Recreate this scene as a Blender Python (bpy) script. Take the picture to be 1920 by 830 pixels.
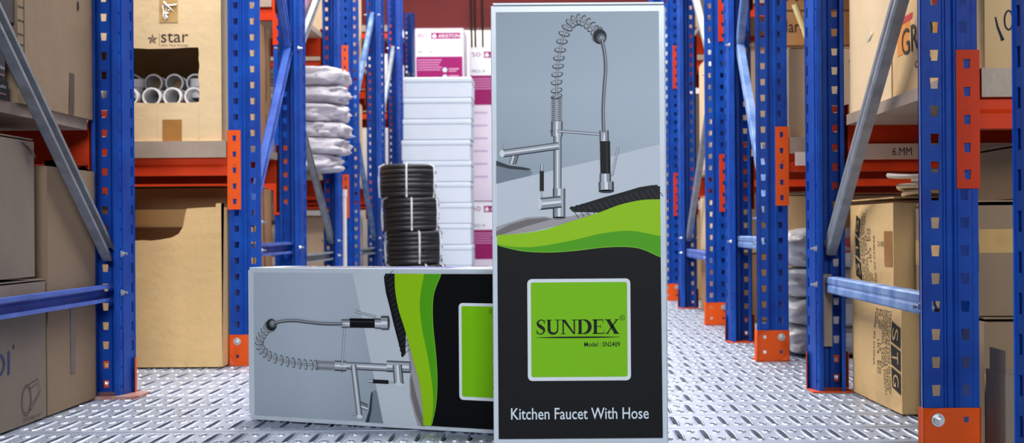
import bpy, bmesh, math, random
from mathutils import Vector, Matrix, noise
PI = math.pi
SC = bpy.context.scene
COL = SC.collection
for _o in list(bpy.data.objects):
    bpy.data.objects.remove(_o)

# ------------------------------------------------------------------ camera
FPX, VX, VY, CH, ROLL = 2680.0, 1035.0, 427.0, 0.425, 0.0073
cd = bpy.data.cameras.new('camera'); cam = bpy.data.objects.new('camera', cd); COL.objects.link(cam)
cd.sensor_fit = 'HORIZONTAL'; cd.sensor_width = 36.0; cd.lens = FPX / 1920 * 36
cd.shift_x = -(VX - 960) / 1920; cd.shift_y = (VY - 415) / 1920
cd.clip_start = 0.05; cd.clip_end = 100
cd.dof.use_dof = True; cd.dof.focus_distance = 2.75; cd.dof.aperture_fstop = 9.0
cam.matrix_world = Matrix.Translation((0, 0, CH)) @ Matrix.Rotation(math.radians(90), 4, 'X') @ Matrix.Rotation(-ROLL, 4, 'Z')
SC.camera = cam
SC.view_settings.view_transform = 'Standard'; SC.view_settings.look = 'None'
SC.view_settings.gamma = 1.0; SC.view_settings.use_curve_mapping = False
SC.view_settings.exposure = 0.0

# ------------------------------------------------------------------ world and lamps over the aisles, with added fill lamps at both ends
w = bpy.data.worlds.new('world'); SC.world = w; w.use_nodes = True
w.node_tree.nodes['Background'].inputs[0].default_value = (0.86, 0.93, 1.0, 1)
w.node_tree.nodes['Background'].inputs[1].default_value = 0.62
def lamp(x, y, z, sx, sy, power, col=(1.0, 0.97, 0.92), rot=(0, 0, 0)):
    l = bpy.data.lights.new('aisle_or_fill_lamp', 'AREA'); l.shape = 'RECTANGLE'; l.size = sx; l.size_y = sy
    l.energy = power; l.color = col
    o = bpy.data.objects.new('aisle_or_fill_lamp', l); o.location = (x, y, z); o.rotation_euler = rot; COL.objects.link(o)
def aimed(x, y, z, tx, ty, tz, sx, sy, power, col):
    v = Vector((tx - x, ty - y, tz - z)); e = v.to_track_quat('-Z', 'Y').to_euler()
    lamp(x, y, z, sx, sy, power, col, e)
aimed(0.35, -3.2, 2.1, 0.0, 2.7, 0.4, 1.6, 1.0, 255, (0.90, 0.95, 1.0))  # added fill lamp behind the camera, aimed at the faucet boxes
lamp(-0.95, 4.08, 2.9, 2.2, 0.35, 145)
lamp(-0.4, 5.75, 2.9, 2.6, 0.35, 80)
lamp(-0.3, 7.9, 3.0, 3.0, 0.4, 115)
lamp(-0.5, 10.3, 3.4, 4.0, 0.6, 150, (0.96, 0.98, 1.0))
lamp(0.0, 14.3, 3.2, 5.0, 0.4, 130, (1.0, 0.98, 0.96))  # added lamp beyond the racks to brighten the far wall

# ------------------------------------------------------------------ helpers
def at(px, py, d):                      # pixel of the photograph at distance d -> place in the warehouse
    x = px - (py - VY) * ROLL; y = py + (px - VX) * ROLL
    return Vector(((x - VX) / FPX * d, d, CH + (VY - y) / FPX * d))
def s2l(c):
    return tuple(((v / 255) / 12.92 if v / 255 <= 0.04045 else ((v / 255 + 0.055) / 1.055) ** 2.4) for v in c)
MATS = {}
def mat(name, rgb, rough=0.6, metal=0.0, var=0.15, scale=6.0, bump=0.0, bscale=40.0, stretch=(1, 1, 1), spec=0.5, dust=None, trans=0.0, coat=0.0):
    if name in MATS: return MATS[name]
    m = bpy.data.materials.new(name); m.use_nodes = True; nt = m.node_tree; N = nt.nodes; L = nt.links
    b = N['Principled BSDF']
    c = s2l(rgb)
    tc = N.new('ShaderNodeTexCoord'); mp = N.new('ShaderNodeMapping'); mp.inputs['Scale'].default_value = stretch
    L.new(tc.outputs['Object'], mp.inputs['Vector'])
    nz = N.new('ShaderNodeTexNoise'); nz.inputs['Scale'].default_value = scale; nz.inputs['Detail'].default_value = 5
    L.new(mp.outputs[0], nz.inputs['Vector'])
    rp = N.new('ShaderNodeValToRGB')
    rp.color_ramp.elements[0].position = 0.3; rp.color_ramp.elements[1].position = 0.72
    rp.color_ramp.elements[0].color = tuple(max(0, v * (1 - var)) for v in c) + (1,)
    e1 = s2l(dust) if dust else tuple(min(1, v * (1 + var)) for v in c)
    rp.color_ramp.elements[1].color = e1 + (1,)
    L.new(nz.outputs['Fac'], rp.inputs['Fac']); L.new(rp.outputs['Color'], b.inputs['Base Color'])
    b.inputs['Roughness'].default_value = rough; b.inputs['Metallic'].default_value = metal
    b.inputs['Specular IOR Level'].default_value = spec
    if trans: b.inputs['Transmission Weight'].default_value = trans
    if coat: b.inputs['Coat Weight'].default_value = coat; b.inputs['Coat Roughness'].default_value = 0.15
    if bump:
        n2 = N.new('ShaderNodeTexNoise'); n2.inputs['Scale'].default_value = bscale; n2.inputs['Detail'].default_value = 4
        L.new(mp.outputs[0], n2.inputs['Vector'])
        bp = N.new('ShaderNodeBump'); bp.inputs['Strength'].default_value = bump; bp.inputs['Distance'].default_value = 0.01
        L.new(n2.outputs['Fac'], bp.inputs['Height']); L.new(bp.outputs['Normal'], b.inputs['Normal'])
    MATS[name] = m; return m
def print_mat(name, rough=0.35, coat=0.3, spec=0.35):
    if name in MATS: return MATS[name]
    m = bpy.data.materials.new(name); m.use_nodes = True; nt = m.node_tree
    b = nt.nodes['Principled BSDF']
    a = nt.nodes.new('ShaderNodeAttribute'); a.attribute_name = 'Col'
    nt.links.new(a.outputs['Color'], b.inputs['Base Color'])
    b.inputs['Roughness'].default_value = rough; b.inputs['Coat Weight'].default_value = coat; b.inputs['Coat Roughness'].default_value = 0.22; b.inputs['Specular IOR Level'].default_value = spec
    MATS[name] = m; return m

BLUE = mat('blue_paint', (2, 58, 156), 0.42, 0, 0.12, 9, 0.04, 60, dust=(6, 80, 180), spec=0.25)
BLUED = mat('blue_paint_dusty', (60, 112, 200), 0.5, 0, 0.25, 14, 0.05, 60, (1, 1, 1), dust=(138, 170, 215))
BLUEB = mat('blue_paint_brace', (38, 82, 190), 0.45, 0, 0.2, 10, 0.04, 60, dust=(70, 110, 205))
ORANGE = mat('orange_paint', (236, 88, 14), 0.45, 0, 0.08, 12, 0.03, 70, spec=0.25)
REDOR = mat('red_orange_paint', (210, 58, 16), 0.48, 0, 0.12, 10, 0.03, 70, spec=0.2)
GALV = mat('galvanised_steel', (150, 156, 164), 0.45, 0.55, 0.2, 22, 0.04, 80)
SHELF = mat('galvanised_shelf', (168, 150, 134), 0.45, 0.15, 0.12, 10, 0.05, 90)  # warm tint: reflection of the tan cartons put into the steel colour
ZINC = mat('zinc_bolt', (205, 208, 210), 0.3, 0.8, 0.08, 30)
PLANK = mat('galvanised_plank', (166, 174, 192), 0.44, 0.55, 0.16, 9, 0.03, 60)
DARK = mat('under_plank_shade', (30, 32, 38), 0.8, 0, 0.2, 5)  # dark colour stands for the shade seen through the plank slots
KRAFT = [mat('kraft_board_%s' % n, c, 0.82, 0, 0.07, 5, 0.12, 30) for n, c in
         (('tan', (214, 178, 128)), ('golden', (224, 186, 128)), ('grey', (128, 114, 101)), ('brown', (172, 128, 84)), ('pale', (224, 196, 158)), ('wheat', (222, 194, 150)), ('dull', (140, 117, 92)))]  # grey and dull boards are darkened further to carry the rack interiors' shade
KIN = mat('kraft_shaded_inside', (120, 84, 52), 0.9, 0, 0.1, 6)  # darkened board: shade inside the cartons put into the colour
TAPE = mat('packing_tape', (170, 118, 62), 0.22, 0, 0.12, 20)
DARKTAPE = mat('dark_brown_tape', (92, 74, 60), 0.35, 0, 0.15, 20)  # darker brown tape for cartons in the nearest left rack
TAPEC = mat('clear_tape', (196, 160, 104), 0.12, 0, 0.1, 25, 0.3, 18)
INK = mat('black_ink', (28, 26, 26), 0.6, 0, 0.1, 20)
INKF = mat('faded_ink', (74, 62, 50), 0.8, 0, 0.3, 40)
NAVY = mat('navy_ink', (40, 44, 96), 0.7, 0, 0.2, 20)
WBAG = mat('white_plastic_sack', (198, 195, 206), 0.4, 0, 0.08, 7, 0.5, 12)
CBAG = mat('clear_wrapped_sack', (206, 206, 210), 0.22, 0, 0.14, 9, 0.7, 14)
PBAG = mat('paper_sack', (182, 166, 148), 0.7, 0, 0.15, 7, 0.4, 14)
FOAM = mat('white_foam', (218, 228, 242), 0.7, 0, 0.02, 8, 0.05, 90)
HOSE = mat('black_corrugated_hose', (30, 30, 34), 0.42, 0, 0.15, 12)
STRING = mat('white_string', (226, 230, 236), 0.6, 0, 0.08, 20)
PVC = mat('white_pvc', (226, 226, 228), 0.3, 0, 0.04, 10)
WALLM = mat('white_wall', (238, 236, 232), 0.8, 0, 0.04, 1.5)
GWALL = mat('grey_wall', (96, 98, 102), 0.85, 0, 0.06, 1.5)
REDSTEEL = mat('red_steel_girder', (168, 30, 26), 0.5, 0, 0.1, 3)
BORDER = mat('silver_white_board', (204, 214, 224), 0.38, 0, 0.03, 30, 0.03, 200, coat=0.2)
BOARDIN = mat('grey_board_edge', (120, 122, 130), 0.8)
BLACKBOX = mat('black_carton', (34, 32, 38), 0.5, 0, 0.2, 8)
PRINT = print_mat('box_print', 0.5, 0.0, 0.14)
INKP = print_mat('carton_print', 0.75, 0.0)

def link(o, parent=None):
    COL.objects.link(o)
    if parent: o.parent = parent
    return o
def mesh_obj(name, me, material=None, parent=None, loc=(0, 0, 0), rot=(0, 0, 0)):
    o = bpy.data.objects.new(name, me); o.location = loc; o.rotation_euler = rot
    if material and not me.materials: me.materials.append(material)
    return link(o, parent)
def bm_obj(name, bm, material, parent=None, loc=(0, 0, 0), rot=(0, 0, 0), smooth=False, kind=None):
    me = bpy.data.meshes.new(name); bm.normal_update(); bm.to_mesh(me); bm.free()
    if smooth:
        for p in me.polygons: p.use_smooth = True
    return mesh_obj(name, me, material, parent, loc, rot)
def tag(o, label=None, cat=None, group=None, kind=None):
    if label: o['label'] = label
    if cat: o['category'] = cat
    if group: o['group'] = group
    if kind: o['kind'] = kind
    return o
def thing(name, label, cat, loc=(0, 0, 0), rz=0, group=None):
    o = bpy.data.objects.new(name, None); o.location = loc; o.rotation_euler = (0, 0, rz)
    o.empty_display_size = 0.05
    return tag(link(o), label, cat, group)
def box(bm, x0, x1, y0, y1, z0, z1):
    v = [bm.verts.new((x, y, z)) for z in (z0, z1) for y in (y0, y1) for x in (x0, x1)]
    for f in ((0, 2, 3, 1), (4, 5, 7, 6), (0, 1, 5, 4), (2, 6, 7, 3), (0, 4, 6, 2), (1, 3, 7, 5)):
        bm.faces.new([v[i] for i in f])
    return v
def boxes(*bs):
    bm = bmesh.new()
    for b in bs: box(bm, *b)
    return bm
def bevel(bm, w, seg=1):
    bmesh.ops.bevel(bm, geom=list(bm.edges), offset=w, segments=seg, affect='EDGES', profile=0.5)
    return bm
def tube(bm, pts, r, seg=8, closed=False, cap=True):
    pts = [Vector(p) for p in pts]; n = len(pts); rings = []
    up = Vector((0, 0, 1))
    for i, p in enumerate(pts):
        t = (pts[(i + 1) % n] - pts[i - 1]) if closed else (pts[min(i + 1, n - 1)] - pts[max(i - 1, 0)])
        t.normalize()
        a = t.cross(up)
        if a.length < 0.05: a = t.cross(Vector((1, 0, 0)))
        a.normalize(); b = t.cross(a)
        rr = r[i] if isinstance(r, (list, tuple)) else r
        rings.append([bm.verts.new(p + (a * math.cos(2 * PI * k / seg) + b * math.sin(2 * PI * k / seg)) * rr) for k in range(seg)])
    for i in range(n if closed else n - 1):
        A, B = rings[i], rings[(i + 1) % n]
        for k in range(seg):
            bm.faces.new((A[k], A[(k + 1) % seg], B[(k + 1) % seg], B[k]))
    if cap and not closed:
        bm.faces.new(rings[0][::-1]); bm.faces.new(rings[-1])
def text_polys(s, bold=0.0):
    c = bpy.data.curves.new('t', 'FONT'); c.body = s; c.offset = bold; c.resolution_u = 3
    o = bpy.data.objects.new('t', c); COL.objects.link(o)
    me = bpy.data.meshes.new_from_object(o.evaluated_get(bpy.context.evaluated_depsgraph_get()))
    V = [(v.co.x, v.co.y) for v in me.vertices]; F = [list(p.vertices) for p in me.polygons]
    bpy.data.objects.remove(o); bpy.data.curves.remove(c); bpy.data.meshes.remove(me)
    return V, F
TCACHE = {}
class Art:
    """flat print: coloured polygons in (u, v) laid a hair above a surface by a mapping f(u, v, offset)"""
    def __init__(s): s.V = []; s.F = []; s.C = []
    def poly(s, pts, col, lay=0):
        n = len(s.V); s.V += [(p[0], p[1], lay) for p in pts]; s.F.append(list(range(n, n + len(pts)))); s.C.append([s2l(c) for c in col] if isinstance(col[0], (tuple, list)) else s2l(col))
    def rect(s, x0, y0, x1, y1, col, lay=0): s.poly([(x0, y0), (x1, y0), (x1, y1), (x0, y1)], col, lay)
    def rrect(s, x0, y0, x1, y1, r, col, lay=0):
        p = []
        for cx, cy, a in ((x1 - r, y1 - r, 0), (x0 + r, y1 - r, 90), (x0 + r, y0 + r, 180), (x1 - r, y0 + r, 270)):
            for k in range(5):
                t = math.radians(a + k * 22.5); p.append((cx + r * math.cos(t), cy + r * math.sin(t)))
        s.poly(p, col, lay)
    def ell(s, cx, cy, rx, ry, col, lay=0, n=20, rot=0):
        c, q = math.cos(rot), math.sin(rot)
        s.poly([(cx + rx * math.cos(2 * PI * k / n) * c - ry * math.sin(2 * PI * k / n) * q, cy + rx * math.cos(2 * PI * k / n) * q + ry * math.sin(2 * PI * k / n) * c) for k in range(n)], col, lay)
    def ribbon(s, pts, wd, col, lay=0, off=0.0, closed=False):
        n = len(pts); L = []; R = []
        for i in range(n):
            a = pts[i - 1] if (closed or i) else pts[0]; b = pts[(i + 1) % n] if (closed or i < n - 1) else pts[-1]
            tx, ty = b[0] - a[0], b[1] - a[1]; l = math.hypot(tx, ty) or 1; nx, ny = -ty / l, tx / l
            ww = (wd[i] if isinstance(wd, (list, tuple)) else wd) / 2
            L.append((pts[i][0] + nx * (off + ww), pts[i][1] + ny * (off + ww))); R.append((pts[i][0] + nx * (off - ww), pts[i][1] + ny * (off - ww)))
        for i in range(n if closed else n - 1):
            j = (i + 1) % n; s.poly([L[i], L[j], R[j], R[i]], col, lay)
    def text(s, t, x0, y0, x1, y1, col, lay=0, bold=0.0):      # fills the rectangle; y0 is the baseline side
        if t not in TCACHE: TCACHE[t] = text_polys(t, bold)
        V, F = TCACHE[t]
        ax, bx = min(v[0] for v in V), max(v[0] for v in V); ay, by = min(v[1] for v in V), max(v[1] for v in V)
        n = len(s.V)
        s.V += [(x0 + (v[0] - ax) / (bx - ax) * (x1 - x0), y0 + (v[1] - ay) / (by - ay) * (y1 - y0), lay) for v in V]
        for f in F: s.F.append([n + i for i in f]); s.C.append(s2l(col))
    def build(s, name, parent, f, material=None, base=0.0004):
        me = bpy.data.meshes.new(name)
        me.from_pydata([f(v[0], v[1], base + v[2] * 0.00025) for v in s.V], [], s.F)
        at_ = me.color_attributes.new('Col', 'FLOAT_COLOR', 'CORNER')
        li = 0
        for p, c in zip(me.polygons, s.C):
            for j, k in enumerate(p.loop_indices):
                q = c[j] if isinstance(c, list) else c
                at_.data[k].color = (q[0], q[1], q[2], 1)
        return mesh_obj(name, me, material or PRINT, parent)
def spline(P, n=6):
    out = []
    for i in range(len(P) - 1):
        p0 = P[max(i - 1, 0)]; p1 = P[i]; p2 = P[i + 1]; p3 = P[min(i + 2, len(P) - 1)]
        for k in range(n):
            t = k / n
            out.append(tuple(0.5 * ((2 * p1[j]) + (-p0[j] + p2[j]) * t + (2 * p0[j] - 5 * p1[j] + 4 * p2[j] - p3[j]) * t * t + (-p0[j] + 3 * p1[j] - 3 * p2[j] + p3[j]) * t ** 3) for j in range(len(p1))))
    out.append(tuple(P[-1])); return out

# ------------------------------------------------------------------ floor: perforated steel planks laid across the aisle
XL, XR, PX, PD = -3.0, 2.6, 0.053, 0.21
floor = tag(bm_obj('floor', boxes((-5.2, 5.2, -5.2, 15.2, -0.14, -0.11)), DARK), kind='structure')
def plank_mesh():
    bm = bmesh.new()
    def slot(cx, cy, hx, hy, x0, x1, y0, y1):
        o8 = [(x0, y0), (cx, y0), (x1, y0), (x1, cy), (x1, y1), (cx, y1), (x0, y1), (x0, cy)]
        sl = [(-.62, -.86), (0, -1), (.62, -.86), (1, 0), (.62, .86), (0, 1), (-.62, .86), (-1, 0)]
        if hy > 0.04: sl = [(-.75, -.93), (0, -1), (.75, -.93), (1, 0), (.75, .93), (0, 1), (-.75, .93), (-1, 0)]
        R = [[bm.verts.new((x, y, 0)) for x, y in o8]]
        for g, z in ((0.0045, 0.0), (0.0012, 0.0026), (-0.0008, 0.002), (-0.0014, -0.010)):
            R.append([bm.verts.new((cx + a * (hx + g), cy + b * (hy + g), z)) for a, b in sl])
        for A, B in zip(R, R[1:]):
            for k in range(8): bm.faces.new((A[k], A[(k + 1) % 8], B[(k + 1) % 8], B[k]))
    n = int((XR - XL) / PX); e = 0.0035
    for i in range(n):
        x = i * PX; m = x + PX * 0.5
        slot(x + PX * .25, PD / 2, 0.0066, 0.068, x, m, e, PD - e)
        slot(x + PX * .75, PD * .27, 0.0066, 0.0125, m, x + PX, e, PD / 2)
        slot(x + PX * .75, PD * .73, 0.0066, 0.0125, m, x + PX, PD / 2, PD - e)
    for y0, y1, z0, z1 in ((e, 0.002, 0, -0.004), (PD - e, PD - 0.002, 0, -0.004), (0.002, 0.002, -0.004, -0.04), (PD - 0.002, PD - 0.002, -0.004, -0.04)):
        bm.faces.new([bm.verts.new(p) for p in ((0, y0, z0), (n * PX, y0, z0), (n * PX, y1, z1), (0, y1, z1))])
    bmesh.ops.remove_doubles(bm, verts=bm.verts, dist=1e-5)
    bmesh.ops.recalc_face_normals(bm, faces=bm.faces)
    me = bpy.data.meshes.new('plank'); bm.to_mesh(me); bm.free(); me.materials.append(PLANK); return me
PM = plank_mesh()
rnd = random.Random(3)
y = 3.02 - PD * 14
while y < 13.6:
    mesh_obj('plank', PM, None, floor, (XL - rnd.random() * 0.05, y, rnd.uniform(-0.0008, 0.0)))
    y += PD
tag(bm_obj('wall_back', boxes((-5, 5, 15.0, 15.2, -0.11, 4.6)), WALLM), kind='structure')
tag(bm_obj('wall_front', boxes((-5, 5, -5.2, -5.0, -0.11, 4.6)), GWALL), kind='structure')
tag(bm_obj('wall_left', boxes((-5.2, -5, -5.2, 15.2, -0.11, 4.6)), GWALL), kind='structure')
tag(bm_obj('wall_right', boxes((5, 5.2, -5.2, 15.2, -0.11, 4.6)), GWALL), kind='structure')
tag(bm_obj('ceiling', boxes((-5.2, 5.2, -5.2, 15.2, 4.6, 4.7)), mat('grey_ceiling', (84, 86, 90), .8)), kind='structure')

# ------------------------------------------------------------------ racks
UH, UP, HW, UD, UI = 2.35, 0.05, 0.048, 0.088, 0.016
def upright_mesh():
    bm = bmesh.new(); n = int(UH / UP); z0 = 0.004
    def q(*p): bm.faces.new([bm.verts.new(a) for a in p])
    def strip(a, b): q((a[0], a[1], z0), (b[0], b[1], z0), (b[0], b[1], z0 + n * UP), (a[0], a[1], z0 + n * UP))
    def holes(f, t0, t1, hol):
        for k in range(n):
            za = z0 + k * UP; o = [(t0, za), (t1, za), (t1, za + UP), (t0, za + UP)]
            h = [(a, za + UP / 2 + b) for a, b in hol]
            for i in range(4):
                j = (i + 1) % 4; q(f(*o[i]), f(*o[j]), f(*h[j]), f(*h[i]))
    web = lambda t, z: (t, 0, z)
    for c in (-.0265, .0265):
        holes(web, c - .013, c + .013, ((c - .0062, -.0098), (c + .0062, -.0098), (c + .0078, .0098), (c - .0078, .0098)))
    strip((-HW, 0), (-.0395, 0)); strip((.0395, 0), (HW, 0))
    g = [(-.0135, 0), (-.0085, 0), (-.0045, .005), (.0045, .005), (.0085, 0), (.0135, 0)]
    for a, b in zip(g, g[1:]): strip(a, b)
    for s in (-1, 1):
        fl = lambda t, z, s=s: (s * (HW - UI * t), UD * t, z)
        holes(fl, 0.0, 0.24, ((.06, -.013), (.17, -.013), (.17, .013), (.06, .013)))
        strip(fl(.24, 0)[:2], fl(.72, 0)[:2])
        holes(fl, 0.72, 0.92, ((.79, -.004), (.85, -.004), (.85, .004), (.79, .004)))
        strip(fl(.92, 0)[:2], fl(1, 0)[:2]); strip(fl(1, 0)[:2], (s * (HW - UI - .009), UD))
    bmesh.ops.remove_doubles(bm, verts=bm.verts, dist=1e-5)
    bmesh.ops.recalc_face_normals(bm, faces=bm.faces)
    bmesh.ops.solidify(bm, geom=list(bm.faces), thickness=0.0018)
    me = bpy.data.meshes.new('upright'); bm.to_mesh(me); bm.free(); me.materials.append(BLUE); return me
def plate_holes(bm, f, x0, x1, z0, z1, hs, th):      # a plate x0..x1, z0..z1 with one column of square holes; f maps
    hs = sorted(hs); zc = [z0] + [(a[1] + b[1]) / 2 for a, b in zip(hs, hs[1:])] + [z1]
    hs = sorted(hs, key=lambda h: h[1])
    zc = [z0] + [(a[1] + b[1]) / 2 for a, b in zip(hs, hs[1:])] + [z1]
    for (cx, cz, w, h), za, zb in zip(hs, zc, zc[1:]):
        o = [(x0, za), (x1, za), (x1, zb), (x0, zb)]
        hh = [(cx - w * .8, cz - h), (cx + w * .8, cz - h), (cx + w, cz + h), (cx - w, cz + h)]
        for i in range(4):
            j = (i + 1) % 4
            bm.faces.new([bm.verts.new(f(*p)) for p in (o[i], o[j], hh[j], hh[i])])
def foot_mesh():
    bm = bmesh.new(); w = HW + .004; H = .098
    f = lambda x, z: (x, -.0035, z)
    for s in (-1, 1):
        plate_holes(bm, f, min(0, s * w), max(0, s * w), .004, H, [(s * .026, .03, .0052, .0052), (s * .026, .077, .0052, .0052)], 0)
        b = [bm.verts.new(p) for p in ((s * w, -.0035, .004), (s * (w + .001), .018, .004), (s * (w + .001), .018, H), (s * w, -.0035, H))]
        bm.faces.new(b)
    bmesh.ops.remove_doubles(bm, verts=bm.verts, dist=1e-5)
    bmesh.ops.recalc_face_normals(bm, faces=bm.faces)
    bmesh.ops.solidify(bm, geom=list(bm.faces), thickness=0.0025)
    box(bm, -w, w, -.0035, UD + .006, .0005, .004)
    me = bpy.data.meshes.new('foot'); bm.to_mesh(me); bm.free(); me.materials.append(ORANGE); return me
def base_plate_mesh():
    bm = bmesh.new()            # with cut corners
    P = [(-.085, -.008), (.085, -.008), (.085, .098), (.07, .112), (-.07, .112), (-.085, .098)]
    A = [bm.verts.new((x, y_, 0.0005)) for x, y_ in P]; B = [bm.verts.new((x, y_, .0085)) for x, y_ in P]
    bm.faces.new(A[::-1]); bm.faces.new(B)
    for k in range(6): bm.faces.new((A[k], A[(k + 1) % 6], B[(k + 1) % 6], B[k]))
    me = bpy.data.meshes.new('base_plate'); bm.to_mesh(me); bm.free(); me.materials.append(mat('dusty_orange_plate', (188, 92, 66), .6, 0, .2, 25, dust=(176, 150, 148))); return me
def bolt_mesh():
    bm = bmesh.new()
    bmesh.ops.create_cone(bm, cap_ends=True, segments=6, radius1=.0095, radius2=.0085, depth=.007, matrix=Matrix.Translation((0, 0, .0055)))
    bmesh.ops.create_cone(bm, cap_ends=True, segments=14, radius1=.012, radius2=.012, depth=.002, matrix=Matrix.Translation((0, 0, .001)))
    bmesh.ops.create_cone(bm, cap_ends=True, segments=8, radius1=.0045, radius2=.0045, depth=.016, matrix=Matrix.Translation((0, 0, .014)))
    me = bpy.data.meshes.new('bolt'); bm.to_mesh(me); bm.free(); me.materials.append(ZINC); return me
def connector_mesh(mt):
    bm = bmesh.new()
    plate_holes(bm, lambda x, z: (x, -.004, z), .0115, .0505, -.215, .033,
                [(.031, z, .006, .0085) for z in (.008, -.042, -.092, -.142, -.19)], 0)
    bmesh.ops.remove_doubles(bm, verts=bm.verts, dist=1e-5)
    bmesh.ops.recalc_face_normals(bm, faces=bm.faces)
    bmesh.ops.solidify(bm, geom=list(bm.faces), thickness=0.003)
    box(bm, .0505, .0535, -.004, .05, -.215, .033)
    box(bm, .0285, .0335, -.0052, -.004, -.074, -.068)
    me = bpy.data.meshes.new('connector'); bm.to_mesh(me); bm.free(); me.materials.append(mt); return me
UM, FM, BM_ = upright_mesh(), foot_mesh(), bolt_mesh()
BS_ = BM_.copy(); BS_.transform(Matrix.Scale(.72, 4))
CM = {m.name: connector_mesh(m) for m in (ORANGE, REDOR)}
def channel(name, parent, a, b, m, w=.042, dpt=.026, th=.0028):
    """C channel from a to b (both in the plane x = const), open towards +x"""
    a, b = Vector(a), Vector(b); t = (b - a).normalized(); u = Vector((1, 0, 0)); v = t.cross(u).normalized()
    h = w / 2; k = dpt / 2; lp = .009
    prof = [(k, -h + lp), (k, -h), (-k + .004, -h), (-k, -h + .004), (-k, -h * .25), (-k + .0025, 0), (-k, h * .25), (-k, h - .004), (-k + .004, h), (k, h), (k, h - lp)]
    bm = bmesh.new()
    R = [[bm.verts.new(p + u * x + v * y_) for x, y_ in prof] for p in (a, b)]
    for i in range(len(prof) - 1): bm.faces.new((R[0][i], R[0][i + 1], R[1][i + 1], R[1][i]))
    bmesh.ops.recalc_face_normals(bm, faces=bm.faces)
    bmesh.ops.solidify(bm, geom=list(bm.faces), thickness=th)
    return bm_obj(name, bm, m, parent)
ZS = 0.705
def rack(label, side, xc, dF, dB, horiz, diags, levels, bm_mat=REDOR, cn_mat=REDOR, hm=BLUEB, dm=GALV, bay=1.45, front=True, zt=(), shelves=True, group=None, plate=False):
    t = thing('storage_rack', label, 'rack', (xc, dF, 0), 0, group); dd = dB - dF
    def upright(x, y_, rz, bolts=True):
        u = mesh_obj('upright', UM, None, t, (x, y_, 0), (0, 0, rz))
        mesh_obj('foot', FM, None, u)
        for bx, bz in ((-.026, .077),) if rz else ((.026, .077) if side > 0 and dF > 3 else (-.026, .077),):
            mesh_obj('bolt', BM_, None, u, (bx, -.006, bz), (PI / 2, 0, 0))
        return u
    uf = upright(0, 0, 0) if front else None
    ub = upright(0, dd, PI)
    if plate: mesh_obj('base_plate', base_plate_mesh(), None, ub)
    upright(side * bay, dd, PI)
    if front: upright(side * bay, 0, 0)
    if front:
        ya, yb = UD * .72, dd - UD * .72
        for z in list(horiz):
            channel('brace', t, (0, ya, z), (0, yb, z), hm)
        for zf, zb in diags:
            channel('brace', t, (0, ya, zf), (0, yb, zb), dm)
        for z in sorted(set(list(horiz) + [zf for zf, zb in diags])):
            for s in (-1, 1): mesh_obj('bolt', BS_, None, uf, (s * (HW - UI + .0035), UD * .8, z), (0, s * PI / 2, 0))
        for z in sorted(set(list(horiz) + [zb for zf, zb in diags])):
            for s in (-1, 1): mesh_obj('bolt', BS_, None, ub, (s * (HW - UI + .0035), UD * .8, z), (0, s * PI / 2, 0))
        for zl in levels:
            for y_, sy in ((0, 1), (dd, -1)):
                bm = bmesh.new(); x0, x1 = sorted((side * .0535, side * (bay - .0535)))
                P = [(0, -.105), (.0, -.03), (.0, 0), (.045, 0), (.045, -.105)]
                P = [(-.001, -.105), (.045, -.105), (.045, 0), (.006, 0), (.006, -.07), (-.001, -.078)]
                A = [bm.verts.new((x0, y_ + sy * p, zl + z - .003)) for p, z in P]; B = [bm.verts.new((x1, y_ + sy * p, zl + z - .003)) for p, z in P]
                bm.faces.new(A); bm.faces.new(B[::-1])
                for i in range(len(P)): bm.faces.new((A[i], A[(i + 1) % len(P)], B[(i + 1) % len(P)], B[i]))
                bmesh.ops.recalc_face_normals(bm, faces=bm.faces)
                be = bm_obj('beam', bm, bm_mat, t)
                for xo in (0, side * bay):
                    c = mesh_obj('connector', CM[cn_mat.name], None, be, (xo, y_, zl))
                    flip = (side if xo == 0 else -side)
                    if sy > 0: c.scale = (flip, 1, 1)
                    else: c.scale = (flip, -1, 1)
            if shelves:
                x0, x1 = side * .033, side * (bay - .033); xe = side * .056
                bx = []
                for a, b, c, d, e, f in ((x0, x1, UD + .03, dd - UD - .03, zl - .026, zl), (xe, side * (bay - .056), -.008, UD + .03, zl - .003, zl), (xe, side * (bay - .056), dd - UD - .03, dd + .008, zl - .003, zl),
                                         (xe, side * (bay - .056), -.0085, -.005, zl - .052, zl), (xe, side * (bay - .056), dd + .005, dd + .0085, zl - .052, zl)):
                    bx.append((min(a, b), max(a, b), c, d, e, f))
                bm_obj('shelf_panel', boxes(*bx), SHELF, t)
    return t
S1 = [(1.09, .367), (1.09, 1.80)]; S2 = [(.45, 1.09), (1.80, 1.09)]
XRC = 0.713
rA_R = rack('blue rack nearest on the right, orange foot with hex bolt at its front post', 1, XRC, 2.56, 3.73, [.275], S1, [ZS, 1.44], hm=BLUED)
rA_L = rack('blue rack nearest on the left with grey diagonal brace and dim cartons', -1, -1.133, 2.52, 3.71, [.268], S1, [ZS, 1.44], plate=True)
rB_R = rack('second blue rack on the right, wrapped sacks on its floor behind the orange foot', 1, XRC - .02, 4.50, 5.31, [.37], S2, [ZS, 1.44], cn_mat=ORANGE, dm=BLUED, hm=BLUED)
rB_L = rack('second blue rack on the left, holding the carton with a window cut in it', -1, -.962, 4.48, 5.31, [.36], S2, [ZS, 1.44], cn_mat=ORANGE, dm=BLUEB)
rC_R = rack('third blue rack on the right with narrow red beam connectors', 1, XRC, 6.18, 7.53, [.29], S1, [ZS, 1.44])
rC_L = rack('third blue rack on the left, bearing the pile of crumpled white sacks', -1, -1.148, 6.18, 7.50, [.29], S1, [ZS, 1.44], hm=GALV)
rD_R = rack('furthest blue rack on the right, just beside the standing faucet box', 1, XRC - .02, 8.27, 9.35, [.29], S1, [ZS, 1.44])
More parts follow.
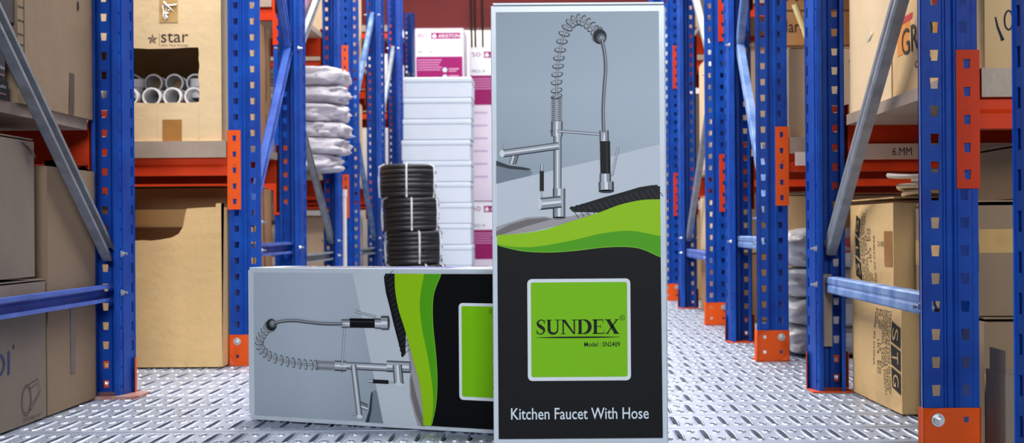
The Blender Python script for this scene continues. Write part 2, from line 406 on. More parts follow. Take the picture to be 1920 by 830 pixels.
rD_L = rack('fourth blue rack on the left with two bright orange beam connectors', -1, -1.143, 8.15, 9.24, [.29], S1, [ZS, 1.44], cn_mat=ORANGE, hm=GALV, dm=BLUED)
rE_L = rack('fifth blue rack on the left, beside the stack of black hose coils', -1, -1.20, 9.9, 10.95, [.29], S1, [ZS, 1.44])
rF_L = rack('furthest blue rack on the left, next to the white foam boxes', -1, -1.265, 11.75, 12.8, [.29], S1, [ZS, 1.44, 2.1])
rZ_R = rack('blue rack post at the right edge, in front of the carton marked 10', 1, .615, 0.6, 1.75, [], [], [], front=False)
# sheet steel splice inside the rear post of the nearest right rack
bm_obj('splice_strip', bevel(boxes((-.012, .012, 1.17 - .03, 1.17 - .006, .112, .30)), .002), SHELF, rA_R)

# ------------------------------------------------------------------ cartons
class Carton:
    FACES = {'front': 0, 'back': 1, 'left': 2, 'right': 3, 'top': 4, 'bottom': 5}
    def __init__(s, label, x0, x1, y0, y1, z0, z1, m, bulge=.006, crease=.004, rz=0, group=None, name='carton', cat='carton', seed=0, sides=('front', 'back', 'left', 'right', 'top', 'bottom'), n=7, skip_body=False):
        s.sx, s.sy, s.sz = x1 - x0, y1 - y0, z1 - z0
        s.b, s.c, s.seed = bulge, crease, seed
        s.root = thing(name, label, cat, ((x0 + x1) / 2, (y0 + y1) / 2, z0), rz, group)
        if skip_body: return
        bm = bmesh.new()
        for f in sides:
            a, b = s.dims(f); G = [[bm.verts.new(s.pt(f, a * i / n, b * j / n, 0)) for i in range(n + 1)] for j in range(n + 1)]
            for j in range(n):
                for i in range(n): bm.faces.new((G[j][i], G[j][i + 1], G[j + 1][i + 1], G[j + 1][i]))
        bmesh.ops.remove_doubles(bm, verts=bm.verts, dist=1e-5)
        bmesh.ops.recalc_face_normals(bm, faces=bm.faces)
        s.body = bm_obj('body', bm, m, s.root, smooth=False)
    def dims(s, f): return {'front': (s.sx, s.sz), 'back': (s.sx, s.sz), 'left': (s.sy, s.sz), 'right': (s.sy, s.sz), 'top': (s.sx, s.sy), 'bottom': (s.sx, s.sy)}[f]
    def pt(s, f, u, v, o):
        """point on face f; u to the right as one looks at the face, v up, o outwards"""
        a, b = s.dims(f); p, q = max(0, min(1, u / a)), max(0, min(1, v / b))
        w_ = 16 * p * (1 - p) * q * (1 - q)
        o = o + (0 if f in ('bottom',) else s.b * w_ + s.c * noise.noise(Vector((u * 7 + s.seed * 3.1, v * 7 + 5.3, s.seed + Carton.FACES[f]))) * min(1, w_ * 2))
        X, Y, Z = s.sx / 2, s.sy / 2, s.sz
        if f == 'front': return Vector((-X + u, -Y - o, v))
        if f == 'back': return Vector((X - u, Y + o, v))
        if f == 'left': return Vector((-X - o, Y - u, v))
        if f == 'right': return Vector((X + o, -Y + u, v))
        if f == 'top': return Vector((-X + u, -Y + v, Z + o))
        return Vector((-X + u, Y - v, -o))
    def patch(s, name, f, u0, u1, v0, v1, m, off=.0008, n=6, ragged=0):
        bm = bmesh.new(); r = random.Random(int(u0 * 1000))
        G = [[bm.verts.new(s.pt(f, u0 + (u1 - u0) * i / n, v0 + (v1 - v0) * j / n + (r.uniform(-ragged, ragged) if j in (0, n) else 0), off)) for i in range(n + 1)] for j in range(n + 1)]
        for j in range(n):
            for i in range(n): bm.faces.new((G[j][i], G[j][i + 1], G[j + 1][i + 1], G[j + 1][i]))
        return bm_obj(name, bm, m, s.root)
    def art(s, name, f, art, base=.0009): return art.build(name, s.root, lambda u, v, o: s.pt(f, u, v, o), INKP, base)
    def flaps(s, m):
        for k in (0, 1):
            h = s.sy / 2
            bm_obj('flap', boxes((-s.sx / 2 + .002, s.sx / 2 - .002, -h + k * h + .0015, -.0015 + k * h, s.sz + s.b * 1.0 + .0005, s.sz + s.b + .0035)), m, s.root)

K_TAN, K_GOLD, K_GREY, K_BROWN, K_PALE, K_WHEAT, K_DULL = KRAFT

# ---- left, nearest rack, floor level
c = Carton('dented grey-brown carton with blue lettering at the bottom left corner', -1.62, -1.153, 2.76, 3.25, .005, .312, K_GREY, .003, .003, seed=1)
a = Art(); a.text('DI', .17, .118, .265, .168, (52, 56, 110)); c.art('blue_lettering', 'right', a)
a = Art(); a.ell(.287, .175, .005, .006, (70, 66, 60)); c.art('trade_mark', 'right', a)
a = Art(); G_ = (84, 72, 60)
for r_ in (0, .006): a.ribbon([(.365 + (.024 + r_) * math.cos(t * PI / 12), .052 + (.028 + r_) * math.sin(t * PI / 12)) for t in range(24)], .0022, G_, 0, 0, True)
a.ribbon([(.375, .085), (.435, .092), (.452, .062), (.395, .028), (.38, .03)], .0022, G_); a.ribbon([(.382, .074), (.43, .082), (.443, .062), (.395, .038)], .0018, G_)
c.art('lamp_drawing', 'right', a)
a = Art(); a.text('3MM LED PANEL LIGHTS', .345, .006, .455, .014, G_); c.art('caption', 'right', a); c.flaps(K_GREY)
c = Carton('worn grey carton with a torn top edge, upper of the left stack', -1.60, -1.155, 2.74, 3.19, .325, .625, K_GREY, .003, .003, seed=2)
c.flaps(K_GREY)
bm = bmesh.new(); P = [(0, 0, 0), (.06, .0, .004), (.10, .005, -.02), (.085, .03, -.045), (.07, .03, -.03), (.03, .02, -.012)]
V = [bm.verts.new((p[1] + .205, p[0] + .12, .306 + p[2])) for p in P]; bm.faces.new(V)
bmesh.ops.solidify(bm, geom=list(bm.faces), thickness=.003); bm_obj('torn_flap', bm, K_GREY, c.root)
# tall open carton behind
def open_carton(label, x0, x1, y0, y1, z0, z1, m, profile=None, seed=0, base=None, hole=None, th=.006, name='open_carton'):
    """carton without a lid: four walls, a bottom; profile = top edge of the front wall as (u, z) points"""
    t = thing(name, label, 'carton', ((x0 + x1) / 2, (y0 + y1) / 2, z0))
    X, Y, H = (x1 - x0) / 2, (y1 - y0) / 2, z1 - z0
    bm_obj('bottom', boxes((-X, X, -Y, Y, 0, th)), m, t)
    bm_obj('back_wall', boxes((-X, X, Y - th, Y, th, H)), m, t)
    for s_ in (-1, 1): bm_obj('side_wall', boxes((min(s_ * X, s_ * (X - th)), max(s_ * X, s_ * (X - th)), -Y + th, Y - th, th, H)), m, t)
    bm = bmesh.new()
    if profile:
        P = [(-X, th)] + [(X, th)] + [(u, z) for u, z in profile][::-1]
        V = [bm.verts.new((u, -Y, z)) for u, z in P]; W = [bm.verts.new((u, -Y + th, z)) for u, z in P]
        bm.faces.new(V); bm.faces.new(W[::-1])
        for i in range(len(P)): bm.faces.new((V[i], W[i], W[(i + 1) % len(P)], V[(i + 1) % len(P)]))
    elif hole:
        u0, u1, v0, v1 = hole
        r = random.Random(5); n = 9
        inner = []
        for (ax, az), (bx, bz) in (((u0, v0), (u1, v0)), ((u1, v0), (u1, v1)), ((u1, v1), (u0, v1)), ((u0, v1), (u0, v0))):
            for k in range(n): inner.append((ax + (bx - ax) * k / n + r.uniform(-.002, .002), az + (bz - az) * k / n + r.uniform(-.002, .002)))
        outer = []
        for (ax, az), (bx, bz) in (((-X, th), (X, th)), ((X, th), (X, H)), ((X, H), (-X, H)), ((-X, H), (-X, th))):
            for k in range(n): outer.append((ax + (bx - ax) * k / n, az + (bz - az) * k / n))
        for yy in (-Y, -Y + th):
            A = [bm.verts.new((u, yy, z)) for u, z in outer]; B = [bm.verts.new((u, yy, z)) for u, z in inner]
            for k in range(len(A)): bm.faces.new((A[k], A[(k + 1) % len(A)], B[(k + 1) % len(A)], B[k]))
            if yy == -Y: B0 = B
        for k in range(len(B0)): bm.faces.new((B0[k], B0[(k + 1) % len(B0)], B[(k + 1) % len(B0)], B[k]))
    else: box(bm, -X, X, -Y, -Y + th, th, H)
    bmesh.ops.recalc_face_normals(bm, faces=bm.faces)
    bm_obj('front_wall', bm, m, t)
    return t, X, Y, H
t, X, Y, H = open_carton('tall open tan carton with a tape strip, under the left shelf', -1.60, -1.153, 3.265, 3.605, .005, .575, K_DULL)
bm_obj('tape', boxes((X + .0003, X + .0015, -.02, .012, .08, .235)), DARKTAPE, t)
bm = bmesh.new()
P = [(-Y, 0), (-Y, .012), (-.06, .02), (.0, .015), (.05, .002), (.10, .012), (Y, -.002), (Y, 0)]
V = [bm.verts.new((X - .005, u, H + z - .0)) for u, z in P]; bm.faces.new(V); bmesh.ops.solidify(bm, geom=list(bm.faces), thickness=.005)
bm_obj('wavy_edge', bm, K_DULL, t)
# upper shelf, left nearest rack
c = Carton('large tan carton with a tape strip on the left upper shelf', -1.66, -1.156, 3.10, 3.605, ZS, 1.25, K_DULL, .003, .003, seed=4)
c.patch('tape', 'right', .325, .36, .002, .10, DARKTAPE)
a = Art()
for z in (.21, .18, .15, .128): a.ribbon([(.0, z), (.036, z)], .003, (60, 50, 42))
a.ribbon([(.036, .25), (.036, .098)], .003, (60, 50, 42)); a.ribbon([(.028, .098), (.036, .098)], .003, (60, 50, 42))
c.art('ruled_print', 'right', a)
a = Art(); a.ell(.39, .27, .007, .012, (24, 18, 14)); c.art('grip_hole', 'right', a); c.flaps(K_DULL)
for i, (y0, y1, z0, z1, x1, lab) in enumerate(((2.70, 3.055, .705, .745, -1.16, 'flat black carton with small white print, lowest on the left shelf'), (2.70, 3.045, .7455, .79, -1.163, 'flat black carton with small white print, second from the shelf'),
                                    (2.68, 3.07, .7905, .875, -1.165, 'dark carton in the middle of the black stack at the left edge'), (2.66, 3.09, .8755, 1.05, -1.16, 'tall dark carton on top of the black stack at the left edge'))):
    c = Carton(lab, -1.5, x1, y0, y1, z0, z1, BLACKBOX, .0, .0, seed=20 + i, group='black cartons on the left shelf', n=2)
    if i < 2:
        a = Art(); a.text('audio', .29, .024, .34, .032, (210, 210, 220)); c.art('white_print', 'right', a)
        a = Art(); a.rect(.29, .010, .34, .014, (150, 110, 120)); c.art('pink_line', 'right', a)
    c.patch('tape', 'top', .0, x1 + 1.5, (y1 - y0) / 2 - .02, (y1 - y0) / 2 + .02, TAPE)

# ---- left, second rack: carton with a window cut in it, full of white pipe fittings
t, X, Y, H = open_carton('yellow-brown printed carton with a square window cut in its front', -1.56, -1.035, 4.49, 4.98, ZS, 1.23, K_WHEAT, hole=(.5 - .655, .192, .122, .293))
bm_obj('top_wall', boxes((-X, X, -Y, Y, H, H + .005)), K_WHEAT, t)
bm_obj('inner_pad', boxes((-X + .008, X - .008, -Y + .008, Y - .008, .008, .112)), KIN, t)
f_ = lambda u, v, o: Vector((u, -Y - o, v))
def w2f(px, py):                       # pixel -> (u, v) on that front wall
    p = at(px, py, 4.49); return (p.x + (1.56 + 1.035) / 2, p.z - ZS)
a = Art()
dk = (62, 44, 44)
def wt(a, s_, x0, yb, x1, yt, col=dk, fn=w2f):
    p = fn(x0, yb); q = fn(x1, yt); a.text(s_, p[0], p[1], q[0], q[1], col)
wt(a, 'star', 302, 79.5, 353, 61); wt(a, 'uPvc Pipe Fittings', 302, 87.5, 353, 83)
cx, cy = w2f(286, 73.5); R_ = .0155
st = [(cx + (R_ if k % 2 == 0 else R_ * .38) * math.sin(k * PI / 5), cy + (R_ if k % 2 == 0 else R_ * .38) * math.cos(k * PI / 5)) for k in range(10)]
for k in range(5): a.poly([(cx, cy), st[2 * k], st[(2 * k + 1) % 10]], dk, 0)
for k in range(10): a.ribbon([st[k], st[(k + 1) % 10]], .0012, dk, 1)
p, q = w2f(299, 62), w2f(299, 86); a.ribbon([p, q], .001, dk)
a.build('printed_logo', t, f_, INKP)
def fp(nm, x0, y0, x1, y1, m, off):
    p, q = w2f(x0, y1), w2f(x1, y0); return bm_obj(nm, boxes((p[0], q[0], -Y - off, -Y - off + .0004, p[1], q[1])), m, t)
fp('tape', 305, 224, 341, 268, TAPE, .001); fp('tape', 299, -30, 333, 42, TAPEC, .001)
bm = bmesh.new(); r = random.Random(8)
for k in range(9):                      # crumpled loose tape
    p, q = w2f(302 + r.random() * 28, 2 + r.random() * 36), w2f(302 + r.random() * 28, 2 + r.random() * 36)
    bm.faces.new([bm.verts.new(v) for v in ((p[0], -Y - .002, p[1]), (q[0], -Y - .004, q[1]), (q[0] + .004, -Y - .0015, q[1] + .004))])
bm_obj('loose_tape', bm, mat('clear_film', (235, 238, 240), .1), t)
for k in range(4): bm_obj('crease', boxes((-.2 + k * .13, -.1985 + k * .13, -Y - .0008, -Y, .01, .115)), K_WHEAT, t)
# pipe fittings
def fitting_mesh(kind):
    bm = bmesh.new()
    def ring(prof, mtx):
        n = 20; R = [[bm.verts.new(mtx @ Vector((rr * math.cos(2 * PI * k / n), rr * math.sin(2 * PI * k / n), z))) for k in range(n)] for rr, z in prof]
        for A, B in zip(R, R[1:] + R[:1]):
            for k in range(n): bm.faces.new((A[k], A[(k + 1) % n], B[(k + 1) % n], B[k]))
    ring([(.026, -.05), (.026, -.03), (.022, -.028), (.022, .028), (.026, .03), (.026, .05), (.021, .05), (.021, -.05)], Matrix.Identity(4))
    if kind: ring([(.02, .0), (.02, .028), (.025, .03), (.025, .052), (.02, .052), (.018, .02)], Matrix.Rotation(PI / 2, 4, 'Y'))
    bmesh.ops.recalc_face_normals(bm, faces=bm.faces)
    me = bpy.data.meshes.new('pipe_fitting'); bm.to_mesh(me); bm.free(); me.materials.append(PVC)
    for p in me.polygons: p.use_smooth = False
    return me
FIT = [fitting_mesh(0), fitting_mesh(1)]
for _m in FIT: _m.transform(Matrix.Scale(1.15, 4))
r = random.Random(4); zf = ZS + .112
spots = []
for row in range(3):
    for k in range(5):
        spots.append((-1.395 + k * .068 + row * .012, 4.565 + row * .125, 0))
for k in range(4): spots.append((-1.36 + k * .068, 4.69, 1))
pos = ['by the left jamb', 'left of the middle', 'in the middle', 'right of the middle', 'by the right jamb']
UPM = Matrix(((0, 1, 0), (0, 0, 1), (1, 0, 0)))
for i, (x, y_, up) in enumerate(spots):
    tee = i in (1, 4)
    o = mesh_obj('pipe_fitting', FIT[1 if tee else 0], None, None, (x, y_, zf + .0305 + up * .056), (Matrix.Rotation(r.uniform(-.1, .1), 3, 'Z') @ UPM).to_euler())
    lab = ('white pipe fitting topping the heap in the cut window, %s from left' % ('first', 'second', 'third', 'fourth')[i - 15]) if up else 'white pipe fitting in the %s inside the cut window, %s' % (('front row', 'second row', 'third row')[i // 5], pos[i % 5])
    tag(o, lab, 'pipe fitting', 'pipe fittings in the carton window')
# lower carton with the torn front
x0b, x1b = -1.56, -1.018; d0 = 4.40
def pr(px, py): p = at(px, py, d0); return (p.x - (x0b + x1b) / 2, p.z - .005)
prof = [(x0b - (x0b + x1b) / 2, .42)] + [pr(*p) for p in ((240, 452), (265, 450), (283, 451), (300, 449), (322, 445), (335, 438), (343, 425), (346, 408), (350, 391), (362, 390), (380, 389), (401, 388), (404, 388), (405, 381), (420, 380))]
prof = [(u, z) for u, z in prof]; prof[0] = (x0b - (x0b + x1b) / 2, prof[1][1] + .003); prof.append(((x1b - x0b) / 2, prof[-1][1]))
t, X, Y, H = open_carton('yellow-brown open carton with a torn front wall on the floor', x0b, x1b, d0, 4.86, .005, .497, K_GOLD, profile=prof)
bm_obj('shade_lining', boxes((-X + .008, X - .008, Y - .012, Y - .007, .008, H - .06)), KIN, t)  # added dark sheet standing for the shade inside the torn carton

# ---- right, nearest rack
c = Carton('bright tan carton with a torn spot, far end of the right upper shelf', .757, 1.25, 3.178, 3.62, ZS, 1.22, K_PALE, .003, .002, seed=6)
bm = bmesh.new(); V = [bm.verts.new(p) for p in ((-.247, .05, .155), (-.25, -.01, .17), (-.252, -.06, .178), (-.25, -.015, .158))]; bm.faces.new(V); bmesh.ops.solidify(bm, geom=list(bm.faces), thickness=.001)
bm_obj('torn_paper', bm, mat('white_paper', (240, 238, 232), .7), c.root); c.flaps(K_PALE)
c = Carton('tan carton with orange and black printing behind the grey brace', .757, 1.25, 2.70, 3.165, ZS, 1.10, K_TAN, .003, .003, seed=7)
a = Art(); a.rect(.05, .087, .40, .15, (226, 140, 44)); a.rect(.05, .15, .40, .164, (190, 44, 44), 1)
a.text('GRID', .09, .082, .34, .138, (34, 26, 24), 2); c.art('orange_label', 'left', a); a = Art(); a.text('co 55', .20, .045, .32, .066, (60, 46, 36))
c.art('small_print', 'left', a); c.flaps(K_TAN)
c = Carton('tan carton marked 10 in black pen at the right edge', .785, 1.5, 2.585, 2.69, ZS, 1.15, K_TAN, .002, .002, seed=8)
def w2c(px, py): p = at(px, py, 2.585); return (p.x - .785, p.z - ZS)
a = Art(); a.ribbon([w2c(*p) for p in ((1866, 32), (1870, 50), (1877, 68), (1880, 76))], [.003, .004, .005, .007], (34, 36, 52))
a.ribbon([w2c(1891 + 8 * math.sin(k * PI / 8), 38 - 18 * math.cos(k * PI / 8)) for k in range(16)], .0032, (34, 36, 52), 0, 0, True)
c.art('pen_marks', 'front', a); c.flaps(K_TAN)
# glove cartons
def glove_art(w_, h_, flip, du=0.0):
    a = Art(); D_ = (40, 34, 30)
    def T(u, v): return (w_ - u - du, h_ - v) if flip else (u + du, v)
    def line(s_, u, v0, v1, sz=.013):
        b = Art(); b.text(s_, v0, 0, v1, sz, D_)
        n = len(a.V); a.V += [T(u - y_, x_) + (l,) for x_, y_, l in b.V]; a.F += [[i + n for i in f] for f in b.F]; a.C += b.C
    for k, ch in enumerate('STG'):
        v0 = .045 + k * .052
        a.poly([T(*p) for p in ((.012, v0), (.072, v0 - .012), (.072, v0 + .034), (.012, v0 + .046))], D_, 0)
        b = Art(); b.text(ch, v0 + .003, 0, v0 + .031, .038, (214, 178, 124))
        n = len(a.V); a.V += [T(.062 - y_, x_) + (2,) for x_, y_, l in b.V]; a.F += [[i + n for i in f] for f in b.F]; a.C += b.C
    for k, (s_, v1) in enumerate((('ITEM COTTON GLOVES', .205), ('COLOR BLEACH WHITE', .20), ('PRODUCT CODE SG56771', .21), ('PACKING 12X25', .15), ('G W    12   KG', .165), ('N W   10.5  KG', .165), ('C/NO', .05), ('MADE IN CHINA', .15))):
        line(s_, .094 + k * .0175, .012, v1 - .004)
    return a
GL = 'left'
c = Carton('upper of two cartons lettered STG with glove text, beside the rear post', .762, 1.25, 3.225, 3.63, .257, .476, K_GOLD, .010, .006, seed=9, rz=.03)
a = glove_art(.40, .215, False, .06); c.art('printed_marks', 'left', a); a = Art(); a.text('21-08', .30, .12, .34, .132, (40, 34, 30)); c.art('date_code', 'left', a)
c.patch('tape', 'left', .345, .40, .075, .155, TAPE); c.flaps(K_GOLD)
c = Carton('lower of two cartons lettered STG, its glove text upside down', .770, 1.25, 3.19, 3.645, .004, .241, K_GOLD, .010, .004, seed=10, rz=.03)
c.art('printed_marks', 'left', glove_art(.46, .237, True)); c.flaps(K_GOLD)
c = Carton('brown carton with clear tape and a white strap behind the right post', .812, 1.45, 2.72, 3.19, .2515, .462, K_DULL, .006, .006, seed=11)
c.patch('tape', 'left', .0, .47, .085, .14, TAPEC, n=10); c.patch('strap', 'left', .38, .395, .0, .219, mat('white_strap', (225, 222, 216), .5), .0015)
c.patch('tape', 'front', .0, .65, .12, .165, TAPEC, n=8); c.flaps(K_DULL)
c = Carton('lower brown carton with a black mark, resting on the floor behind the right post', .815, 1.45, 2.70, 3.16, .004, .241, K_DULL, .005, .005, seed=12)
a = Art()
for v in (.055, .095, .135): a.ribbon([(.015, v), (.075, v)], .012, (50, 42, 36))
for u in (.015, .075): a.ribbon([(u, .05), (u, .14)], .012, (50, 42, 36))
c.art('printed_marks', 'left', a)
c.patch('tape', 'front', .0, .65, .10, .14, TAPEC, n=8); c.flaps(K_DULL)
t, X, Y, H = open_carton('small open grey-brown carton at the bottom right corner', .775, 1.02, 2.45, 2.56, .004, .168, K_GREY)
bm_obj('side_flap', boxes((-X + .001, -X + .004, -Y, Y - .02, H, H + .04)), K_GREY, t)
bm = bmesh.new(); V = [bm.verts.new(p) for p in ((-X + .012, -Y + .02, H - .01), (.045, -Y + .02, H - .01), (.03, -Y + .06, H - .01), (.028, -Y + .03, H + .02), (-.02, -Y + .03, H + .028), (-X + .05, -Y + .06, H - .01))]
bmesh.ops.convex_hull(bm, input=bm.verts); 
tag(bm_obj('plastic_liner', bm, mat('frosted_film', (228, 230, 236), .3, 0, .06, 8), t))
t_c = Carton('tilted tan carton on the brown cartons under the right front beam', .90, 1.35, 2.78, 3.1, .475, .575, K_DULL, .004, .003, seed=13)
t_c.flaps(K_DULL)
# coil of white hose under the right shelf
t = thing('hose_coil', 'loose coil of grey-white hose on the glove cartons under the right shelf', 'hose', (.965, 3.42, .491), 0)
for k in range(5):
    bm = bmesh.new()
    tube(bm, [(.12 * math.cos(q * PI / 14) + .012 * k * (-1) ** k, .11 * math.sin(q * PI / 14), .010 + k * .014 + .004 * math.sin(q * PI / 7 + k)) for q in range(28)], .0065, 6, True)
    bm_obj('turn', bm, mat('grey_hose', (200, 196, 190), .4), t, smooth=True)
bm = bmesh.new(); tube(bm, [(.12, 0, .0), (.128, .0, .03), (.12, 0, .085), (.108, 0, .03), (.112, 0, 0)], .003, 5); bm_obj('tie', bm, STRING, t)
# labelled strip on the rear beam of the nearest right rack
t = thing('beam_label', 'pinkish white card lettered 6.MM on the right rear beam', 'label', (.80, 3.675, .585), 0)
bm_obj('card', boxes((.0, .58, -.0022, -.0012, .01, .05)), mat('pinkish_card', (236, 216, 208), .6, 0, .06, 9), t)
a = Art(); a.text('6.MM', .076, .020, .126, .040, (40, 36, 40)); a.build('pen_size', t, lambda u, v, o: Vector((u, -.0022 - o, v)), INKP); a = Art(); a.text('P Y', .165, .018, .215, .038, (90, 40, 80))
a.build('pen_marks', t, lambda u, v, o: Vector((u, -.0022 - o, v)), INKP)

# ---- right, second rack
c = Carton('pale tan carton at the front of the second right rack shelf', .757, 1.25, 4.52, 4.80, ZS, .985, K_PALE, .002, .002, seed=14)
a = Art(); a.text('A', .185, .235, .20, .265, (40, 34, 34)); c.art('pen_marks', 'front', a); c.flaps(K_PALE)
for i, (z0, z1, s_) in enumerate(((.705, 1.03, ''), (1.037, 1.15, 'Hard-dry'), (1.157, 1.35, 'x soon'))):
    c = Carton(['brown carton at the bottom of the stack behind the pale carton', 'brown carton with black brush lettering in the second right rack', 'brown carton topmost of the stack in the second right rack'][i], .77, 1.35, 4.84, 5.15, z0, z1, K_BROWN, .002, .002, seed=30 + i, group='brown cartons in the second right rack')
    if s_:
        a = Art(); a.text(s_, .0 + .005, .03, .17, .085, (44, 34, 28)); c.art('printed_marks', 'front', a)
    c.flaps(K_BROWN)
bm = bmesh.new(); tube(bm, [(0, 0, 0), (-.058, .012, .16)], .011, 10); bmesh.ops.translate(bm, verts=bm.verts, vec=(0, 0, 0))
o = bm_obj('cardboard_tube', bm, mat('cream_tube', (238, 220, 160), .6, 0, .05, 8), None, (.86, 4.68, .992), smooth=False)
tag(o, 'cream tube leaning out of the pale carton in the second right rack', 'tube')
t = thing('beam_label', 'torn pinkish sticker on the second right rack beam', 'label', (.765, 4.488, .615))
bm_obj('card', bevel(boxes((.0, .09, -.0015, .0, .0, .042)), .0004), mat('pinkish_card', (236, 216, 208)), t)
c = Carton('tan carton on the floor behind the wrapped sacks', .80, 1.30, 4.98, 5.2, .004, .53, K_TAN, .004, .004, seed=15); c.flaps(K_TAN)

def sack(name, label, cat, loc, hx, hy, hz, m, seed, group=None, wr=.12, rz=0, ex=.55, tagm=None, tie=True):
    t = thing(name, label, cat, loc, rz, group)
    bm = bmesh.new(); nu, nv = 64, 20
    def sp(c, e): return math.copysign(abs(c) ** e, c)
    R = []
    for j in range(1, nv):
        th = -PI / 2 + PI * j / nv; row = []
        for i in range(nu):
            ph = 2 * PI * i / nu
            p = Vector((hx * sp(math.cos(th), .24) * sp(math.cos(ph), ex), hy * sp(math.cos(th), .24) * sp(math.sin(ph), ex), hz * sp(math.sin(th), .7)))
            q = Vector((p.x / hx, p.y / hy, p.z / hz))
            k = 1 + wr * (noise.noise(q * 1.7 + Vector((seed * 7.7, 0, 0))) + .7 * noise.noise(q * 4 + Vector((seed, 3, 0))) + .5 * noise.noise(q * 10 + Vector((0, seed, 0))))
            p = Vector((p.x * k, p.y * k, p.z * (1 + .25 * (k - 1))))
            row.append(bm.verts.new(p + Vector((0, 0, hz))))
        R.append(row)
    for A, B in zip(R, R[1:]):
        for i in range(nu): bm.faces.new((A[i], A[(i + 1) % nu], B[(i + 1) % nu], B[i]))
    bm.faces.new(R[0][::-1]); bm.faces.new(R[-1])
    zmin = min(v.co.z for v in bm.verts)
    for v in bm.verts: v.co.z -= zmin
    bm_obj('body', bm, m, t, smooth=True)
    if tie:
        bm = bmesh.new(); tube(bm, [(hx * .4, -hy * .93, hz * .7), (hx * .4, -hy * 1.04, hz), (hx * .42, -hy * .93, hz * 1.35)], .004, 5); bm_obj('seam', bm, m, t)
    if tagm:
        bm_obj('tag', bevel(boxes((-hx * .55, -hx * .15, -hy * 1.16, -hy * 1.13, hz * .8, hz * 1.5)), .0005), tagm, t)
    return t
zz = .004
REDTAG = mat('red_print_tag', (190, 70, 70), .4, 0, .4, 18)
for i, hz in enumerate((.048, .047, .049, .066)):
    sack('wrapped_sack', ['clear-wrapped white sack lowest in the pile by the orange foot', 'clear-wrapped white sack second from the floor by the orange foot', 'clear-wrapped white sack third from the floor by the orange foot', 'clear-wrapped white sack with a red tag on top of the pile'][i], 'sack', (.99 + .01 * (i % 2), 4.76, zz), .235 + .008 * (i % 2), .17, hz, CBAG, 40 + i, 'wrapped sacks in the second right rack', .1, tagm=REDTAG if i == 3 else None)
    zz += hz * 1.96

# ---- third right rack
def stack(items, group=None):
    for lab, x0, x1, y0, y1, z0, z1, m, sd in items:
        c = Carton(lab, x0, x1, y0, y1, z0, z1, m, .004, .004, seed=sd, group=group, n=4)
        c.flaps(m); c.patch('tape', 'left' if x0 > 0 else 'right', (y1 - y0) * .45, (y1 - y0) * .55, 0.0, (z1 - z0), TAPE)
stack([('brown carton on the floor of the third right rack', .76, 1.3, 6.4, 7.3, .004, .30, K_BROWN, 50),
       ('pale carton upon the brown one in the third right rack', .757, 1.3, 6.4, 7.3, .309, .57, K_PALE, 51),
       ('tall pale carton on the lower shelf of the third right rack', .757, 1.3, 6.35, 7.3, ZS, 1.24, K_PALE, 52),
       ('grey carton on the upper shelf of the third right rack', .757, 1.3, 6.4, 7.3, 1.44, 1.80, K_GREY, 53),
       ('tan carton on the floor of the furthest right rack', .75, 1.3, 8.4, 9.2, .004, .52, K_TAN, 54),
       ('grey carton on the lower shelf of the furthest right rack', .75, 1.3, 8.4, 9.2, ZS, 1.2, K_GREY, 55),
       ('tan carton on the upper shelf of the furthest right rack', .75, 1.3, 8.4, 9.2, 1.44, 1.9, K_TAN, 56)], 'cartons in the far right racks')

# ---- left racks further back
stack([('dark brown carton on the floor of the second left rack by the brace', -1.95, -1.02, 4.90, 5.20, .004, .57, K_BROWN, 60),
       ('brown carton on the shelf behind the window carton', -1.95, -1.02, 5.0, 5.20, ZS, 1.15, K_BROWN, 61)], 'cartons in the second left rack')
zz = ZS
for i, hz in enumerate((.042, .044, .04, .046, .043, .05)):
    sack('white_sack', ['crumpled white sack lowest in the pile on the third left rack', 'crumpled white sack second from below on the third left rack', 'crumpled white sack third from below on the third left rack', 'crumpled white sack fourth from below on the third left rack', 'crumpled white sack second from the top of the white pile', 'crumpled white sack on top of the white pile, third left rack'][i], 'sack',
         (-1.235 + .012 * ((i * 7) % 3), 7.08, zz), (.20, .215, .21, .225, .22, .20)[i], .19, hz, WBAG, 70 + i, 'white sacks on the third left rack', .16)
    zz += hz * 1.93
zz = .004
for i, hz in enumerate((.075, .08, .078, .085)):
    sack('paper_sack', ['brown paper sack lowest in the pile under the white sacks', 'brown paper sack second from the floor under the white sacks', 'brown paper sack third from the floor under the white sacks', 'brown paper sack on top of the pile under the white sacks'][i], 'sack',
         (-1.42, 6.85, zz), .22, .23, hz, PBAG, 80 + i, 'paper sacks on the floor of the third left rack', .1)
    zz += hz * 1.95
sack('magenta_sack', 'magenta and white plastic bundle on the third left upper shelf', 'sack', (-1.40, 6.9, 1.44), .22, .22, .12, mat('magenta_film', (176, 52, 110), .3, 0, .3, 6, .4, 12, dust=(225, 200, 215)), 90, None, .12)
# standing white pipe between the third and fourth left racks
bm = bmesh.new(); tube(bm, [(0, 0, 0), (0, 0, .60)], .013, 12); tube(bm, [(0, 0, .60), (0, 0, .64)], .016, 12)
tag(bm_obj('white_pipe', bm, PVC, None, (-1.14, 7.85, .004)), 'thin white plastic pipe standing beside the fourth left rack', 'pipe')
stack([('pale carton on the floor of the fourth left rack', -1.75, -1.19, 8.35, 9.0, .004, .50, K_PALE, 62),
       ('tan carton on the shelf of the fourth left rack', -1.75, -1.19, 8.35, 9.0, ZS, 1.2, K_TAN, 63),
       ('white carton on the upper shelf of the fourth left rack', -1.75, -1.19, 8.35, 9.0, 1.44, 1.9, K_PALE, 64)], 'cartons in the fourth left rack')

